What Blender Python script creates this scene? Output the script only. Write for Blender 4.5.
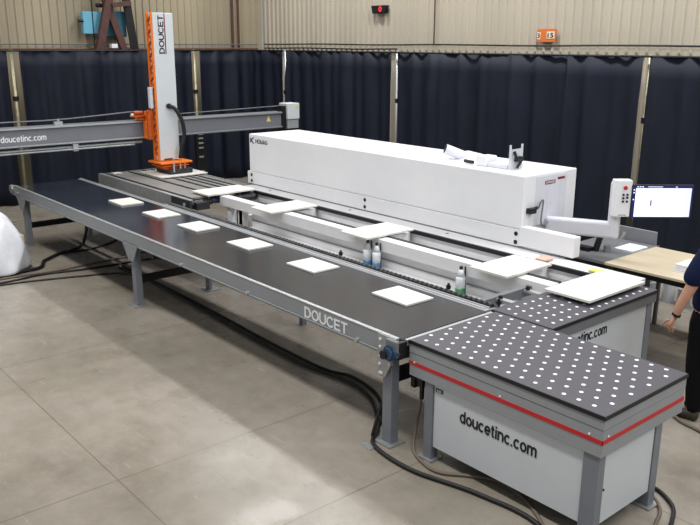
import bpy, bmesh, math, random
from mathutils import Vector, Matrix
random.seed(7)
sc = bpy.context.scene
for o in list(bpy.data.objects): bpy.data.objects.remove(o)
R = math.radians

# ------------------------------------------------------------ camera
cd = bpy.data.cameras.new('camera'); cam = bpy.data.objects.new('camera', cd); sc.collection.objects.link(cam)
sc.camera = cam
cd.sensor_width = 36.0; cd.lens = 787.51*36/700; cd.clip_end = 200
yw, pt, rl = R(139.528), R(15.5258), R(0.23409)
fw = Vector((math.cos(yw)*math.cos(pt), math.sin(yw)*math.cos(pt), -math.sin(pt)))
rr = Vector((math.sin(yw), -math.cos(yw), 0)); uu = rr.cross(fw)
r2 = rr*math.cos(rl)+uu*math.sin(rl); u2 = -rr*math.sin(rl)+uu*math.cos(rl)
m = Matrix((r2, u2, -fw)).transposed().to_4x4(); m.translation = (0, 0, 3.0)
cam.matrix_world = m

# ------------------------------------------------------------ world, lights, exposure
w = bpy.data.worlds.new('world'); sc.world = w; w.use_nodes = True
w.node_tree.nodes['Background'].inputs[0].default_value = (0.88, 0.94, 1.0, 1)
w.node_tree.nodes['Background'].inputs[1].default_value = 0.34
def area(name, loc, sx, sy, power, col, rot=(0, 0, 0)):
    l = bpy.data.lights.new(name, 'AREA'); l.shape = 'RECTANGLE'; l.size = sx; l.size_y = sy
    l.energy = power; l.color = col
    o = bpy.data.objects.new(name, l); o.location = loc; o.rotation_euler = rot; sc.collection.objects.link(o)
area('aisle_light', (-6.5, 1.9, 7.2), 17, 0.7, 715, (1.0, 0.985, 0.965))
area('back_light', (-6.5, 8.6, 7.2), 17, 0.5, 830, (0.97, 0.98, 1.0))
area('side_light', (2.5, 5.0, 6.5), 2.0, 5.0, 150, (0.93, 0.97, 1.0), (0, R(38), 0))
vs = sc.view_settings
vs.view_transform = 'Standard'; vs.look = 'None'; vs.exposure = 0.0; vs.gamma = 1.0; vs.use_curve_mapping = False

# ------------------------------------------------------------ materials
def lin(c):
    return tuple(((v/255)/12.92 if v/255 <= 0.04045 else ((v/255+0.055)/1.055)**2.4) for v in c)+(1,)
def mat(name, rgb, rough=0.5, metal=0.0, var=0.0, scale=6.0, bump=0.0, spec=0.5, emit=None, alpha=None, trans=0.0, detail=4, stretch=(1, 1, 1)):
    m = bpy.data.materials.new(name); m.use_nodes = True
    nt = m.node_tree; b = nt.nodes['Principled BSDF']
    b.inputs['Base Color'].default_value = lin(rgb); b.inputs['Roughness'].default_value = rough
    b.inputs['Metallic'].default_value = metal; b.inputs['Specular IOR Level'].default_value = spec
    if trans: b.inputs['Transmission Weight'].default_value = trans
    if emit:
        b.inputs['Emission Color'].default_value = lin(rgb); b.inputs['Emission Strength'].default_value = emit
    tc = nt.nodes.new('ShaderNodeTexCoord'); mp = nt.nodes.new('ShaderNodeMapping'); mp.inputs['Scale'].default_value = stretch
    nz = nt.nodes.new('ShaderNodeTexNoise'); nz.inputs['Scale'].default_value = scale; nz.inputs['Detail'].default_value = detail
    nt.links.new(tc.outputs['Object'], mp.inputs[0]); nt.links.new(mp.outputs[0], nz.inputs[0])
    if var:
        cr = nt.nodes.new('ShaderNodeValToRGB'); c = lin(rgb)
        cr.color_ramp.elements[0].position = .3; cr.color_ramp.elements[1].position = .7
        cr.color_ramp.elements[0].color = tuple(v*(1-var) for v in c[:3])+(1,)
        cr.color_ramp.elements[1].color = tuple(min(1, v*(1+var)) for v in c[:3])+(1,)
        nt.links.new(nz.outputs[0], cr.inputs[0]); nt.links.new(cr.outputs[0], b.inputs['Base Color'])
    if bump:
        bp = nt.nodes.new('ShaderNodeBump'); bp.inputs['Strength'].default_value = bump; bp.inputs['Distance'].default_value = .01
        nt.links.new(nz.outputs[0], bp.inputs['Height']); nt.links.new(bp.outputs[0], b.inputs['Normal'])
    return m
M = dict(
 machine=mat('machine_white_paint', (236, 236, 238), .42, var=.015),
 machine2=mat('machine_cool_white', (222, 222, 230), .42, var=.02),
 bedwhite=mat('bed_white', (226, 225, 226), .45, var=.05, scale=3),
 board=mat('white_board', (222, 219, 211), .5, var=.01),
 boardedge=mat('board_edge', (214, 206, 190), .7),
 grey=mat('grey_paint', (150, 152, 155), .45, var=.04, scale=3, spec=.4),
 greyd=mat('grey_dark_paint', (112, 113, 117), .5, var=.05),
 greyside=mat('conveyor_side_grey', (142, 145, 148), .42, var=.04, scale=2),
 leggrey=mat('leg_grey_blue', (124, 128, 135), .45, var=.05),
 steel=mat('galvanised_steel', (168, 170, 170), .38, .55, var=.12, scale=14),
 alu=mat('aluminium', (196, 198, 200), .35, .6, var=.03),
 beam=mat('gantry_grey', (122, 125, 132), .4, .1, var=.05, scale=3),
 belt=mat('black_belt', (41, 45, 54), .13, var=.18, scale=2.2, spec=.6, detail=6),
 black=mat('black_rubber', (16, 16, 18), .5),
 cable=mat('black_cable', (22, 21, 21), .5),
 cableb=mat('brown_cable', (112, 98, 86), .55),
 top=mat('table_mat_grey', (76, 74, 80), .55, var=.06, scale=40),
 dot=mat('white_air_disc', (240, 242, 245), .4),
 panel=mat('white_table_panel', (208, 212, 216), .35, var=.02),
 red=mat('red_tape', (196, 30, 38), .45, var=.03),
 orange=mat('orange_paint', (236, 120, 24), .45, var=.06, scale=10),
 oranged=mat('dark_orange_paint', (188, 78, 14), .5, var=.1, scale=10),
 mast=mat('mast_white', (206, 211, 214), .45, var=.02),
 letterw=mat('white_lettering', (236, 238, 238), .5),
 letterk=mat('black_lettering', (18, 18, 20), .5),
 letternavy=mat('navy_lettering', (32, 40, 62), .5),
 magenta=mat('red_underline', (128, 26, 56), .5),
 yellow=mat('yellow_sticker', (222, 210, 110), .5),
 green=mat('green_sticker', (32, 92, 72), .5),
 wood=mat('beech_sheet', (198, 184, 158), .5, var=.05, scale=3, stretch=(1, 8, 1)),
 tan=mat('tan_table_top', (134, 131, 127), .5, var=.06, scale=5),
 pole=mat('pole_yellowed_metal', (176, 168, 140), .4, .4, var=.25, scale=8),
 drape=mat('navy_drape', (16, 22, 37), .6, var=.25, scale=5, bump=.3, spec=.3, stretch=(1, 1, .35)),
 wall=mat('ribbed_wall_sheet', (186, 176, 158), .5, var=.07, scale=1.2, stretch=(1, 1, .25)),
 wallL=mat('ribbed_wall_sheet_dimmed', (166, 154, 130), .5, var=.16, scale=.9, stretch=(1, 1, .3)),  # left wall's dimmer light put into the colour, plus random mottling
 rust=mat('rust_brown_steel', (84, 52, 46), .6, var=.2, scale=6),
 bluebox=mat('blue_enamel', (108, 178, 204), .5, var=.05),
 bluedark=mat('teal_enamel', (50, 104, 124), .5, var=.05),
 skin=mat('skin', (196, 146, 120), .5, var=.05, scale=20),
 shirt=mat('navy_shirt', (18, 26, 58), .85, var=.15, scale=20, bump=.2, spec=.2),
 trousers=mat('black_trousers', (13, 13, 15), .9, spec=.15),
 shoe=mat('dark_shoe', (48, 42, 34), .6),
 hair=mat('dark_hair', (38, 28, 22), .7, bump=.5, scale=60),
 bag=mat('white_plastic_wrap', (228, 230, 235), .35, var=.06, scale=7, bump=1.0, spec=.5, detail=6),
 navy=mat('screen_navy', (24, 26, 82), .4, emit=.6),
 screen=mat('screen_white', (212, 218, 244), .3, emit=1.0),
 screengrey=mat('screen_grey', (196, 203, 230), .3, emit=.9),
 screenline=mat('screen_dark_detail', (88, 94, 120), .3, emit=.7),
 redled=mat('red_display', (230, 40, 40), .4, emit=1.2),
 orangesign=mat('orange_sign', (214, 110, 44), .6),
 cream=mat('sign_cream', (232, 214, 190), .6),
 bluemetal=mat('blue_bearing', (42, 66, 92), .45, var=.15, scale=30),
 copper=mat('copper_guard', (150, 84, 54), .4, .4),
 violet=mat('violet_roller', (72, 68, 104), .45),
 rubberg=mat('dull_black_motor', (40, 40, 44), .5, var=.2, scale=20),
 bottle=mat('milky_plastic', (222, 228, 232), .25, var=.02, ),
 liqblue=mat('blue_liquid', (70, 116, 160), .3),
 liqgreen=mat('green_liquid', (52, 136, 78), .3),
 pink=mat('pink_label', (226, 178, 158), .5),
 paper=mat('paper_white', (236, 238, 242), .6),
 brownfloor=mat('brown_tray', (112, 84, 62), .6, var=.2),
)
# floor material: worn concrete slab with saw joints
def floor_mat():
    m = bpy.data.materials.new('concrete_floor'); m.use_nodes = True; nt = m.node_tree; N = nt.nodes; L = nt.links
    b = N['Principled BSDF']; b.inputs['Roughness'].default_value = .42; b.inputs['Specular IOR Level'].default_value = .4
    tc = N.new('ShaderNodeTexCoord')
    def noise(s, d, st=(1, 1, 1), rough=.55):
        mp = N.new('ShaderNodeMapping'); mp.inputs['Scale'].default_value = st; L.new(tc.outputs['Object'], mp.inputs[0])
        n = N.new('ShaderNodeTexNoise'); n.inputs['Scale'].default_value = s; n.inputs['Detail'].default_value = d; n.inputs['Roughness'].default_value = rough
        L.new(mp.outputs[0], n.inputs[0]); return n.outputs[0]
    def ramp(src, p0, c0, p1, c1):
        r = N.new('ShaderNodeValToRGB'); r.color_ramp.elements[0].position = p0; r.color_ramp.elements[1].position = p1
        r.color_ramp.elements[0].color = c0; r.color_ramp.elements[1].color = c1; L.new(src, r.inputs[0]); return r.outputs[0]
    def mix(f, a, bb, mode='MIX'):
        x = N.new('ShaderNodeMix'); x.data_type = 'RGBA'; x.blend_type = mode
        if isinstance(f, float): x.inputs[0].default_value = f
        else: L.new(f, x.inputs[0])
        for i, v in ((6, a), (7, bb)):
            if isinstance(v, tuple): x.inputs[i].default_value = v
            else: L.new(v, x.inputs[i])
        return x.outputs[2]
    base = ramp(noise(.55, 5), .35, lin((134, 126, 113)), .68, lin((162, 153, 141)))
    g = ramp(noise(5, 8, (1, 1, 1), .7), .3, (.82, .82, .82, 1), .7, (1.06, 1.06, 1.06, 1))
    base = mix(1.0, base, g, 'MULTIPLY')
    blot = ramp(noise(1.6, 6, (1, 1.6, 1), .65), .52, (1, 1, 1, 1), .68, (.68, .66, .62, 1))
    base = mix(.6, base, blot, 'MULTIPLY')
    scr = ramp(noise(7, 5, (.35, 3, 1), .7), .63, (0, 0, 0, 1), .74, (1, 1, 1, 1))
    base = mix(scr, base, lin((180, 172, 160)))
    sep = N.new('ShaderNodeSeparateXYZ'); L.new(tc.outputs['Object'], sep.inputs[0])
    acc = None
    for ax, vals in ((0, (-7.46, -4.86, -3.66, -10.06, -1.4)), (1, (1.985, 4.6, 7.2))):
        for v in vals:
            s = N.new('ShaderNodeMath'); s.operation = 'SUBTRACT'; L.new(sep.outputs[ax], s.inputs[0]); s.inputs[1].default_value = v
            a = N.new('ShaderNodeMath'); a.operation = 'ABSOLUTE'; L.new(s.outputs[0], a.inputs[0])
            c = N.new('ShaderNodeMath'); c.operation = 'LESS_THAN'; L.new(a.outputs[0], c.inputs[0]); c.inputs[1].default_value = .005
            if acc is None: acc = c.outputs[0]
            else:
                x = N.new('ShaderNodeMath'); x.operation = 'MAXIMUM'; L.new(acc, x.inputs[0]); L.new(c.outputs[0], x.inputs[1]); acc = x.outputs[0]
    f = N.new('ShaderNodeMath'); f.operation = 'MULTIPLY'; L.new(acc, f.inputs[0]); f.inputs[1].default_value = .6
    base = mix(f.outputs[0], base, lin((88, 76, 62)))
    L.new(base, b.inputs['Base Color'])
    bp = N.new('ShaderNodeBump'); bp.inputs['Strength'].default_value = .12; bp.inputs['Distance'].default_value = .01
    L.new(g, bp.inputs['Height']); L.new(bp.outputs[0], b.inputs['Normal'])
    rr_ = ramp(noise(2.0, 5), .35, (.22, .22, .22, 1), .7, (.42, .42, .42, 1)); L.new(rr_, b.inputs['Roughness'])
    return m
M['floor'] = floor_mat()

# ------------------------------------------------------------ mesh helpers
ORG = {}
def thing(name, label, cat, loc, group=None):
    o = bpy.data.objects.new(name, None); sc.collection.objects.link(o); o.location = loc; o.empty_display_size = .1
    o['label'] = label; o['category'] = cat
    if group: o['group'] = group
    ORG[o.name] = Vector(loc); return o
def obj(name, bm, mats, parent=None, smooth=False, bevel=0.0, label=None, cat=None, group=None, kind=None, z0=True):
    me = bpy.data.meshes.new(name)
    if parent is not None: org = ORG[parent.name]
    else:
        xs = [v.co for v in bm.verts]
        mn = Vector([min(c[i] for c in xs) for i in range(3)]); mx = Vector([max(c[i] for c in xs) for i in range(3)])
        org = Vector(((mn.x+mx.x)/2, (mn.y+mx.y)/2, mn.z)) if kind != 'structure' else Vector((0, 0, 0))
    bmesh.ops.translate(bm, verts=bm.verts, vec=-org)
    bmesh.ops.recalc_face_normals(bm, faces=bm.faces)
    bm.to_mesh(me); bm.free()
    if not isinstance(mats, (list, tuple)): mats = [mats]
    for mm in mats: me.materials.append(M[mm] if isinstance(mm, str) else mm)
    if smooth:
        for p in me.polygons: p.use_smooth = True
    o = bpy.data.objects.new(name, me); sc.collection.objects.link(o)
    if parent is not None: o.parent = parent
    else: o.location = org
    ORG[o.name] = org
    if bevel:
        md = o.modifiers.new('Bevel', 'BEVEL'); md.width = bevel; md.segments = 2; md.limit_method = 'ANGLE'; md.angle_limit = R(40)
    if label: o['label'] = label
    if cat: o['category'] = cat
    if group: o['group'] = group
    if kind: o['kind'] = kind
    return o
def copy_tree(o, parent=None):
    c = o.copy(); sc.collection.objects.link(c)
    if parent is not None: c.parent = parent
    for ch in list(o.children): copy_tree(ch, c)
    return c
def B(bm, x0, x1, y0, y1, z0, z1, mi=0):
    vs = [bm.verts.new(p) for p in ((x0, y0, z0), (x1, y0, z0), (x1, y1, z0), (x0, y1, z0), (x0, y0, z1), (x1, y0, z1), (x1, y1, z1), (x0, y1, z1))]
    for f in ((0, 3, 2, 1), (4, 5, 6, 7), (0, 1, 5, 4), (1, 2, 6, 5), (2, 3, 7, 6), (3, 0, 4, 7)):
        bm.faces.new([vs[i] for i in f]).material_index = mi
    return bm
def box(*a): return B(bmesh.new(), *a)
def boxes(lst):
    bm = bmesh.new()
    for a in lst: B(bm, *a)
    return bm
def cyl(bm, p0, p1, r0, r1=None, n=16, mi=0, cap=True):
    p0 = Vector(p0); p1 = Vector(p1); r1 = r0 if r1 is None else r1
    d = (p1-p0).normalized(); a = d.orthogonal().normalized(); b = d.cross(a)
    A = [bm.verts.new(p0+(a*math.cos(t)+b*math.sin(t))*r0) for t in [2*math.pi*i/n for i in range(n)]]
    C = [bm.verts.new(p1+(a*math.cos(t)+b*math.sin(t))*r1) for t in [2*math.pi*i/n for i in range(n)]]
    for i in range(n):
        bm.faces.new((A[i], A[(i+1) % n], C[(i+1) % n], C[i])).material_index = mi
    if cap:
        bm.faces.new(A[::-1]).material_index = mi; bm.faces.new(C).material_index = mi
    return bm
def spline(pts, k=8):
    P = [Vector(p) for p in pts]; P = [P[0]*2-P[1]]+P+[P[-1]*2-P[-2]]; out = []
    for i in range(1, len(P)-2):
        for j in range(k):
            t = j/k; a, b, c, d = P[i-1:i+3]
            out.append(.5*((2*b)+(c-a)*t+(2*a-5*b+4*c-d)*t*t+(3*b-a-3*c+d)*t**3))
    out.append(P[-2]); return out
def tube(bm, pts, r, n=8, mi=0, smooth=True, k=8):
    P = spline(pts, k) if smooth else [Vector(p) for p in pts]
    rings = []; prev = None
    for i, p in enumerate(P):
        d = (P[min(i+1, len(P)-1)]-P[max(i-1, 0)]).normalized()
        a = (prev - d*prev.dot(d)) if prev is not None else d.orthogonal()
        if a.length < 1e-5: a = d.orthogonal()
        a.normalize(); prev = a; b = d.cross(a)
        rings.append([bm.verts.new(p+(a*math.cos(2*math.pi*j/n)+b*math.sin(2*math.pi*j/n))*r) for j in range(n)])
    for A, C in zip(rings, rings[1:]):
        for j in range(n): bm.faces.new((A[j], A[(j+1) % n], C[(j+1) % n], C[j])).material_index = mi
    bm.faces.new(rings[0][::-1]).material_index = mi; bm.faces.new(rings[-1]).material_index = mi
    return bm
def prism(bm, poly, vec, mi=0):
    A = [bm.verts.new(p) for p in poly]; v = Vector(vec); C = [bm.verts.new(Vector(p)+v) for p in poly]; n = len(A)
    bm.faces.new(A[::-1]).material_index = mi; bm.faces.new(C).material_index = mi
    for i in range(n): bm.faces.new((A[i], A[(i+1) % n], C[(i+1) % n], C[i])).material_index = mi
    return bm
def bar(bm, p0, p1, wdt, hgt, up=(0, 0, 1), mi=0):
    p0 = Vector(p0); p1 = Vector(p1); d = (p1-p0).normalized(); u = Vector(up); s = d.cross(u).normalized(); u = s.cross(d)
    poly = [p0+s*a*wdt/2+u*b*hgt/2 for a, b in ((-1, -1), (1, -1), (1, 1), (-1, 1))]
    return prism(bm, poly, p1-p0, mi)
def text_bm(s, org, du, dv, width, height, bold=.03, depth=.002):
    """lettering box: org = lower-left corner, du/dv unit directions"""
    cu = bpy.data.curves.new('lettering', 'FONT'); cu.body = s; cu.size = 1; cu.offset = bold; cu.resolution_u = 3; cu.space_character = 1.05
    to = bpy.data.objects.new('lettering', cu); sc.collection.objects.link(to)
    bpy.context.view_layer.update()
    me = bpy.data.meshes.new_from_object(to.evaluated_get(bpy.context.evaluated_depsgraph_get()))
    bpy.data.objects.remove(to); bpy.data.curves.remove(cu)
    bm = bmesh.new(); bm.from_mesh(me); bpy.data.meshes.remove(me)
    xs = [v.co.x for v in bm.verts]; ys = [v.co.y for v in bm.verts]
    x0, x1, y0, y1 = min(xs), max(xs), min(ys), max(ys)
    du = Vector(du).normalized(); dv = Vector(dv).normalized(); nrm = du.cross(dv); org = Vector(org)
    for v in bm.verts:
        a = (v.co.x-x0)/(x1-x0)*width; b = (v.co.y-y0)/(y1-y0)*height
        v.co = org+du*a+dv*b+nrm*.001
    r = bmesh.ops.extrude_face_region(bm, geom=list(bm.faces))
    bmesh.ops.translate(bm, verts=[g for g in r['geom'] if isinstance(g, bmesh.types.BMVert)], vec=nrm*depth)
    return bm
def text(parent, s, org, du, dv, width, height, m_, name='lettering', bold=.02):
    return obj(name, text_bm(s, org, du, dv, width, height, bold), m_, parent)

def arc(cx, cy, rx, ry, a0, a1, n=14):
    return [(cx+rx*math.cos(R(a0+(a1-a0)*i/n)), cy+ry*math.sin(R(a0+(a1-a0)*i/n))) for i in range(n+1)]
G = {  # grotesque stroke letters: width, list of centre lines (cap height 1)
 'D': (.76, [[(.07, .07), (.07, .93)]+arc(.30, .5, .37, .43, 90, -90)+[(.07, .07)]]),
 'O': (.82, [arc(.41, .5, .34, .43, 0, 360, 28)]),
 'U': (.76, [[(.07, 1), (.07, .38)]+arc(.38, .38, .31, .31, 180, 360)+[(.69, 1)]]),
 'C': (.78, [arc(.41, .5, .34, .43, 38, 322, 24)]),
 'E': (.68, [[(.64, .93), (.07, .93), (.07, .07), (.66, .07)], [(.07, .51), (.60, .51)]]),
 'T': (.66, [[(0, .93), (.66, .93)], [(.33, .93), (.33, 0)]]),
 'H': (.76, [[(.07, 0), (.07, 1)], [(.69, 0), (.69, 1)], [(.07, .52), (.69, .52)]]),
 'M': (.86, [[(.07, 0), (.07, .95), (.43, .1), (.79, .95), (.79, 0)]]),
 'A': (.76, [[(.04, 0), (.38, .94), (.72, 0)], [(.15, .3), (.61, .3)]]),
 'G': (.82, [arc(.41, .5, .34, .43, 38, 350, 24)+[(.74, .48), (.45, .48)]]),
 'd': (.62, [arc(.29, .365, .225, .305, 0, 360, 24), [(.53, 1), (.53, 0)]]),
 'o': (.62, [arc(.31, .365, .24, .305, 0, 360, 24)]),
 'u': (.60, [[(.07, .73), (.07, .27)]+arc(.28, .27, .21, .20, 180, 330)+[(.52, .3)], [(.53, .73), (.53, 0)]]),
 'c': (.58, [arc(.31, .365, .24, .305, 45, 315, 22)]),
 'e': (.62, [[(.08, .36), (.55, .36)]+arc(.31, .365, .24, .305, 0, 318, 22)]),
 't': (.36, [[(.16, .93), (.16, .18), (.20, .08), (.33, .06)], [(0, .67), (.32, .67)]]),
 'i': (.20, [[(.09, .73), (.09, 0)], [(.09, .86), (.09, 1)]]),
 'n': (.60, [[(.07, .73), (.07, 0)], [(.07, .42)]+arc(.30, .46, .22, .205, 160, 0)+[(.52, 0)]]),
 'm': (.90, [[(.07, .73), (.07, 0)], [(.07, .46)]+arc(.27, .50, .18, .165, 160, 0)+[(.45, 0)], [(.45, .46)]+arc(.65, .50, .18, .165, 160, 0)+[(.83, 0)]]),
 '.': (.22, [[(.10, 0), (.10, .15)]]),
}
def stroke_text(parent, s, org, du, dv, width, height, m_, sw=.165, name='lettering', depth=.002):
    """lettering from stroked centre lines, fitted into width x height"""
    du = Vector(du).normalized(); dv = Vector(dv).normalized(); nrm = du.cross(dv); org = Vector(org)
    tot = sum(G[c][0] for c in s)+.07*(len(s)-1); kx = width/tot; ky = height
    bm = bmesh.new(); x = 0; W = sw
    for ci, c in enumerate(s):
        for li, ln in enumerate(G[c][1]):
            P = [Vector((a*1.0, b)) for a, b in ln]; closed = (P[0]-P[-1]).length < 1e-3 and len(P) > 3
            if closed: P = P[:-1]
            n = len(P); L_ = []; Rr = []
            for i, p in enumerate(P):
                a = P[(i-1) % n] if (closed or i > 0) else None; b = P[(i+1) % n] if (closed or i < n-1) else None
                d1 = (p-a).normalized() if a is not None else None; d2 = (b-p).normalized() if b is not None else None
                d1 = d1 or d2; d2 = d2 or d1
                n1 = Vector((-d1.y, d1.x)); n2 = Vector((-d2.y, d2.x)); mm = n1+n2
                if mm.length < .2: mm = n1
                mm.normalize(); k = min(1/max(.35, mm.dot(n1)), 2.2)
                L_.append(p+mm*k*W/2); Rr.append(p-mm*k*W/2)
            z = .001+.00015*li
            A = [bm.verts.new(org+du*(x+q.x)*kx+dv*q.y*ky+nrm*z) for q in L_]; C = [bm.verts.new(org+du*(x+q.x)*kx+dv*q.y*ky+nrm*z) for q in Rr]
            for i in range(n if closed else n-1): bm.faces.new((A[i], C[i], C[(i+1) % n], A[(i+1) % n]))
        x += G[c][0]+.07
    rg = bmesh.ops.extrude_face_region(bm, geom=list(bm.faces))
    bmesh.ops.translate(bm, verts=[g for g in rg['geom'] if isinstance(g, bmesh.types.BMVert)], vec=nrm*depth)
    return obj(name, bm, m_, parent)

# ------------------------------------------------------------ structure
obj('floor', box(-16.6, 6, -3, 11.4, -.1, 0), 'floor', kind='structure')
def ribbed(axis, fixed, a0, a1, z0, z1, m_, name, sign):
    bm = bmesh.new(); pts = []; p = a0; h = .035
    while p < a1:
        pts += [(p, 0), (p+.105, 0), (p+.12, h), (p+.15, h), (p+.165, 0)]; p += .165
    pts = [(a, fixed+sign*d) for a, d in pts]
    back = [(pts[-1][0], fixed-sign*.08), (pts[0][0], fixed-sign*.08)]
    lo = []; hi = []
    for a, d in pts+back:
        c = (a, d) if axis == 'x' else (d, a)
        lo.append(bm.verts.new((c[0], c[1], z0))); hi.append(bm.verts.new((c[0], c[1], z1)))
    n = len(lo)
    for i in range(n):
        try: bm.faces.new((lo[i], lo[(i+1) % n], hi[(i+1) % n], hi[i]))
        except ValueError: pass
    return obj(name, bm, m_, kind='structure')
ribbed('x', 11.0, -16.1, 6, 0, 8, 'wall', 'wall_back', -1)
ribbed('y', -16.2, -3, 11, 0, 8, 'wallL', 'wall_left', 1)

def singleton(name, bm, m_, label, cat, **k): return obj(name, bm, m_, label=label, cat=cat, **k)
# long conduits on the walls
singleton('conduit', tube(bmesh.new(), [(x, 10.9, 2.985+.006*math.sin(x*1.7)) for x in [-15.9+i*.9 for i in range(24)]], .014), 'black',
          'thin black cable line running along the back wall above the curtains', 'cable')
singleton('conduit', tube(bmesh.new(), [(x, 10.9, 2.90+.006*math.sin(x*2.1)) for x in [-15.9+i*.5 for i in range(10)]], .014), 'black',
          'shorter lower cable on the back wall, ending near the red display', 'cable')
singleton('conduit', tube(bmesh.new(), [(-16.05, y, 2.97) for y in (-1, 3, 6, 10.8)], .013, smooth=False), 'greyd',
          'thin grey upper conduit along the left wall crossing behind the tall white mast', 'conduit')
singleton('conduit', tube(bmesh.new(), [(-16.03, y, 2.88) for y in (-1, 3, 6, 10.8)], .018, smooth=False), 'brownfloor',
          'brown lower conduit along the left wall just above the drapes', 'conduit')
for nm, y, lab in (('downpipe', 10.15, 'dark vertical pipe pair on the wall right of the tall mast'),):
    bm = bmesh.new(); cyl(bm, (-16.08, y, 2.0), (-16.08, y, 7), .03); cyl(bm, (-16.08, y+.16, 2.0), (-16.08, y+.16, 7), .025)
    singleton(nm, bm, 'rust', lab, 'pipe')
bm = bmesh.new(); cyl(bm, (-10.46, 10.93, 3.0), (-10.46, 10.93, 7), .012)
singleton('wire_conduit', bm, 'rust', 'thin dark vertical wire on the back wall right of the red display', 'wire')
bm = bmesh.new(); cyl(bm, (-12.9, 10.93, 3.0), (-12.9, 10.93, 7), .008)

# rust-brown column and blue box upper left
t = thing('steel_column', 'rusty brown A-shaped steel column standing against the left wall beside a blue box', 'column', (-15.8, 7.1, 0))
obj('flange', bar(bmesh.new(), (-15.75, 6.02, 0), (-15.75, 7.27, 4.6), .15, .10, up=(1, 0, 0)), 'rust', t)
obj('flange', bar(bmesh.new(), (-15.80, 8.32, 0), (-15.80, 6.75, 4.6), .13, .10, up=(1, 0, 0)), 'rust', t)
obj('shade_plate', bar(bmesh.new(), (-15.83, 7.68, 2.2), (-15.83, 7.38, 4.6), .17, .03, up=(1, 0, 0)), 'black', t)  # black plate standing in for the shade behind the column legs
obj('bracket', bar(bmesh.new(), (-15.70, 7.1, 3.72), (-15.70, 7.50, 3.78), .09, .09), 'rust', t)
t = thing('electrical_box', 'light blue electrical cabinet on the left wall behind the rusty column', 'box', (-16.0, 6.85, 3.17))
obj('cabinet_body', box(-16.05, -15.93, 6.58, 7.02, 3.17, 3.6), 'bluebox', t, bevel=.01)
obj('cabinet_side', box(-16.05, -15.95, 7.02, 7.50, 3.12, 3.62), 'bluedark', t, bevel=.01)
bm = bmesh.new(); cyl(bm, (-15.93, 6.78, 2.85), (-15.93, 6.78, 3.95), .012); cyl(bm, (-15.93, 6.48, 3.42), (-15.93, 6.58, 3.42), .03); cyl(bm, (-15.9, 6.86, 3.72), (-15.9, 7.0, 3.72), .04)
obj('wiring', bm, 'cable', t)
singleton('junction_box', box(-15.72, -15.6, 7.0, 7.12, 2.9, 2.98), 'paper', 'small white box fixed low on the rusty column', 'box')

# LED display and orange sign
t = thing('led_display', 'small black display with red digits high on the back wall', 'clock', (-11.9, 10.9, 3.56))
obj('housing', prism(bmesh.new(), [(-12.12, 10.86, 3.72), (-11.71, 10.86, 3.72), (-11.75, 10.86, 3.57), (-12.08, 10.86, 3.57)], (0, .1, 0)), 'black', t)
text(t, '0', (-11.9, 10.858, 3.60), (1, 0, 0), (0, 0, 1), .09, .10, 'redled', 'digits')
t = thing('bay_sign', 'orange sign with cream number plates on the back wall', 'sign', (-7.97, 10.92, 3.04))
obj('sign_board', box(-8.15, -7.79, 10.92, 10.94, 3.04, 3.24), 'orangesign', t)
obj('number_plate', box(-8.145, -8.08, 10.914, 10.919, 3.08, 3.19), 'cream', t); obj('number_plate', box(-7.96, -7.81, 10.914, 10.919, 3.09, 3.20), 'cream', t)
text(t, '3', (-8.135, 10.913, 3.10), (1, 0, 0), (0, 0, 1), .045, .075, 'letterk')
text(t, '15', (-7.94, 10.913, 3.105), (1, 0, 0), (0, 0, 1), .11, .075, 'letterk')

# ------------------------------------------------------------ drapes
def drape(a0, a1, fixed, axis, label, seed, flare=0, group='navy drapes along the hall walls'):
    rnd = random.Random(seed); bm = bmesh.new(); n = max(12, int((a1-a0)/.03)); nz = 10; top = 2.835; grid = []
    ph = [rnd.uniform(0, 6.28) for _ in range(6)]; fr = [rnd.uniform(3, 5), rnd.uniform(8, 12), rnd.uniform(15, 19), rnd.uniform(24, 30)]
    for i in range(n+1):
        u = a0+(a1-a0)*i/n; row = []
        for k in range(nz+1):
            z = .02+(top-.02)*k/nz; amp = 1.0 if k < nz-1 else .5
            d = 1.5*(.028*math.sin(fr[0]*u+ph[0]+.25*math.sin(z))+.022*math.sin(fr[1]*u+ph[1])+.016*math.sin(fr[2]*u+ph[2]+.3*z)+.006*math.sin(fr[3]*u+ph[3]))*amp
            d += .02*math.sin(1.3*u+z)*(1-z/3)
            uu_ = u-flare*max(0, 1-i/n/.5)*min(1, max(0, (1.75-z)/.4))
            row.append(bm.verts.new((uu_, fixed+d, z) if axis == 'x' else (fixed+d, uu_, z)))
        grid.append(row)
    for i in range(n):
        for k in range(nz): bm.faces.new((grid[i][k], grid[i+1][k], grid[i+1][k+1], grid[i][k+1]))
    o = obj('drape', bm, 'drape', smooth=True, label=label, cat='curtain', group=group)
    md = o.modifiers.new('Solidify', 'SOLIDIFY'); md.thickness = .006; return o
DL = -15.4; DB = 10.2
drape(0.5, 4.87, DL, 'y', 'navy drape at the far left edge, left of the yellowed pole', 1)
drape(5.08, 8.67, DL, 'y', 'navy drape behind the long beam, left of and behind the white mast', 2)
drape(8.87, 10.34, DL, 'y', 'navy drape between the pole right of the mast and the hall corner', 3)
drape(-15.28, -14.20, DB, 'x', 'narrow navy drape just left of the pale post by the beam end', 4)
drape(-14.03, -10.80, DB, 'x', 'navy drape behind the left part of the long white machine', 5)
drape(-10.66, -7.06, DB, 'x', 'navy drape behind the middle of the long white machine', 6)
drape(-7.02, -5.82, DB, 'x', 'navy drape behind the control panel arm', 7)
drape(-5.72, -1.5, DB, 'x', 'navy drape behind the lit monitor at the right', 8)
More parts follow.
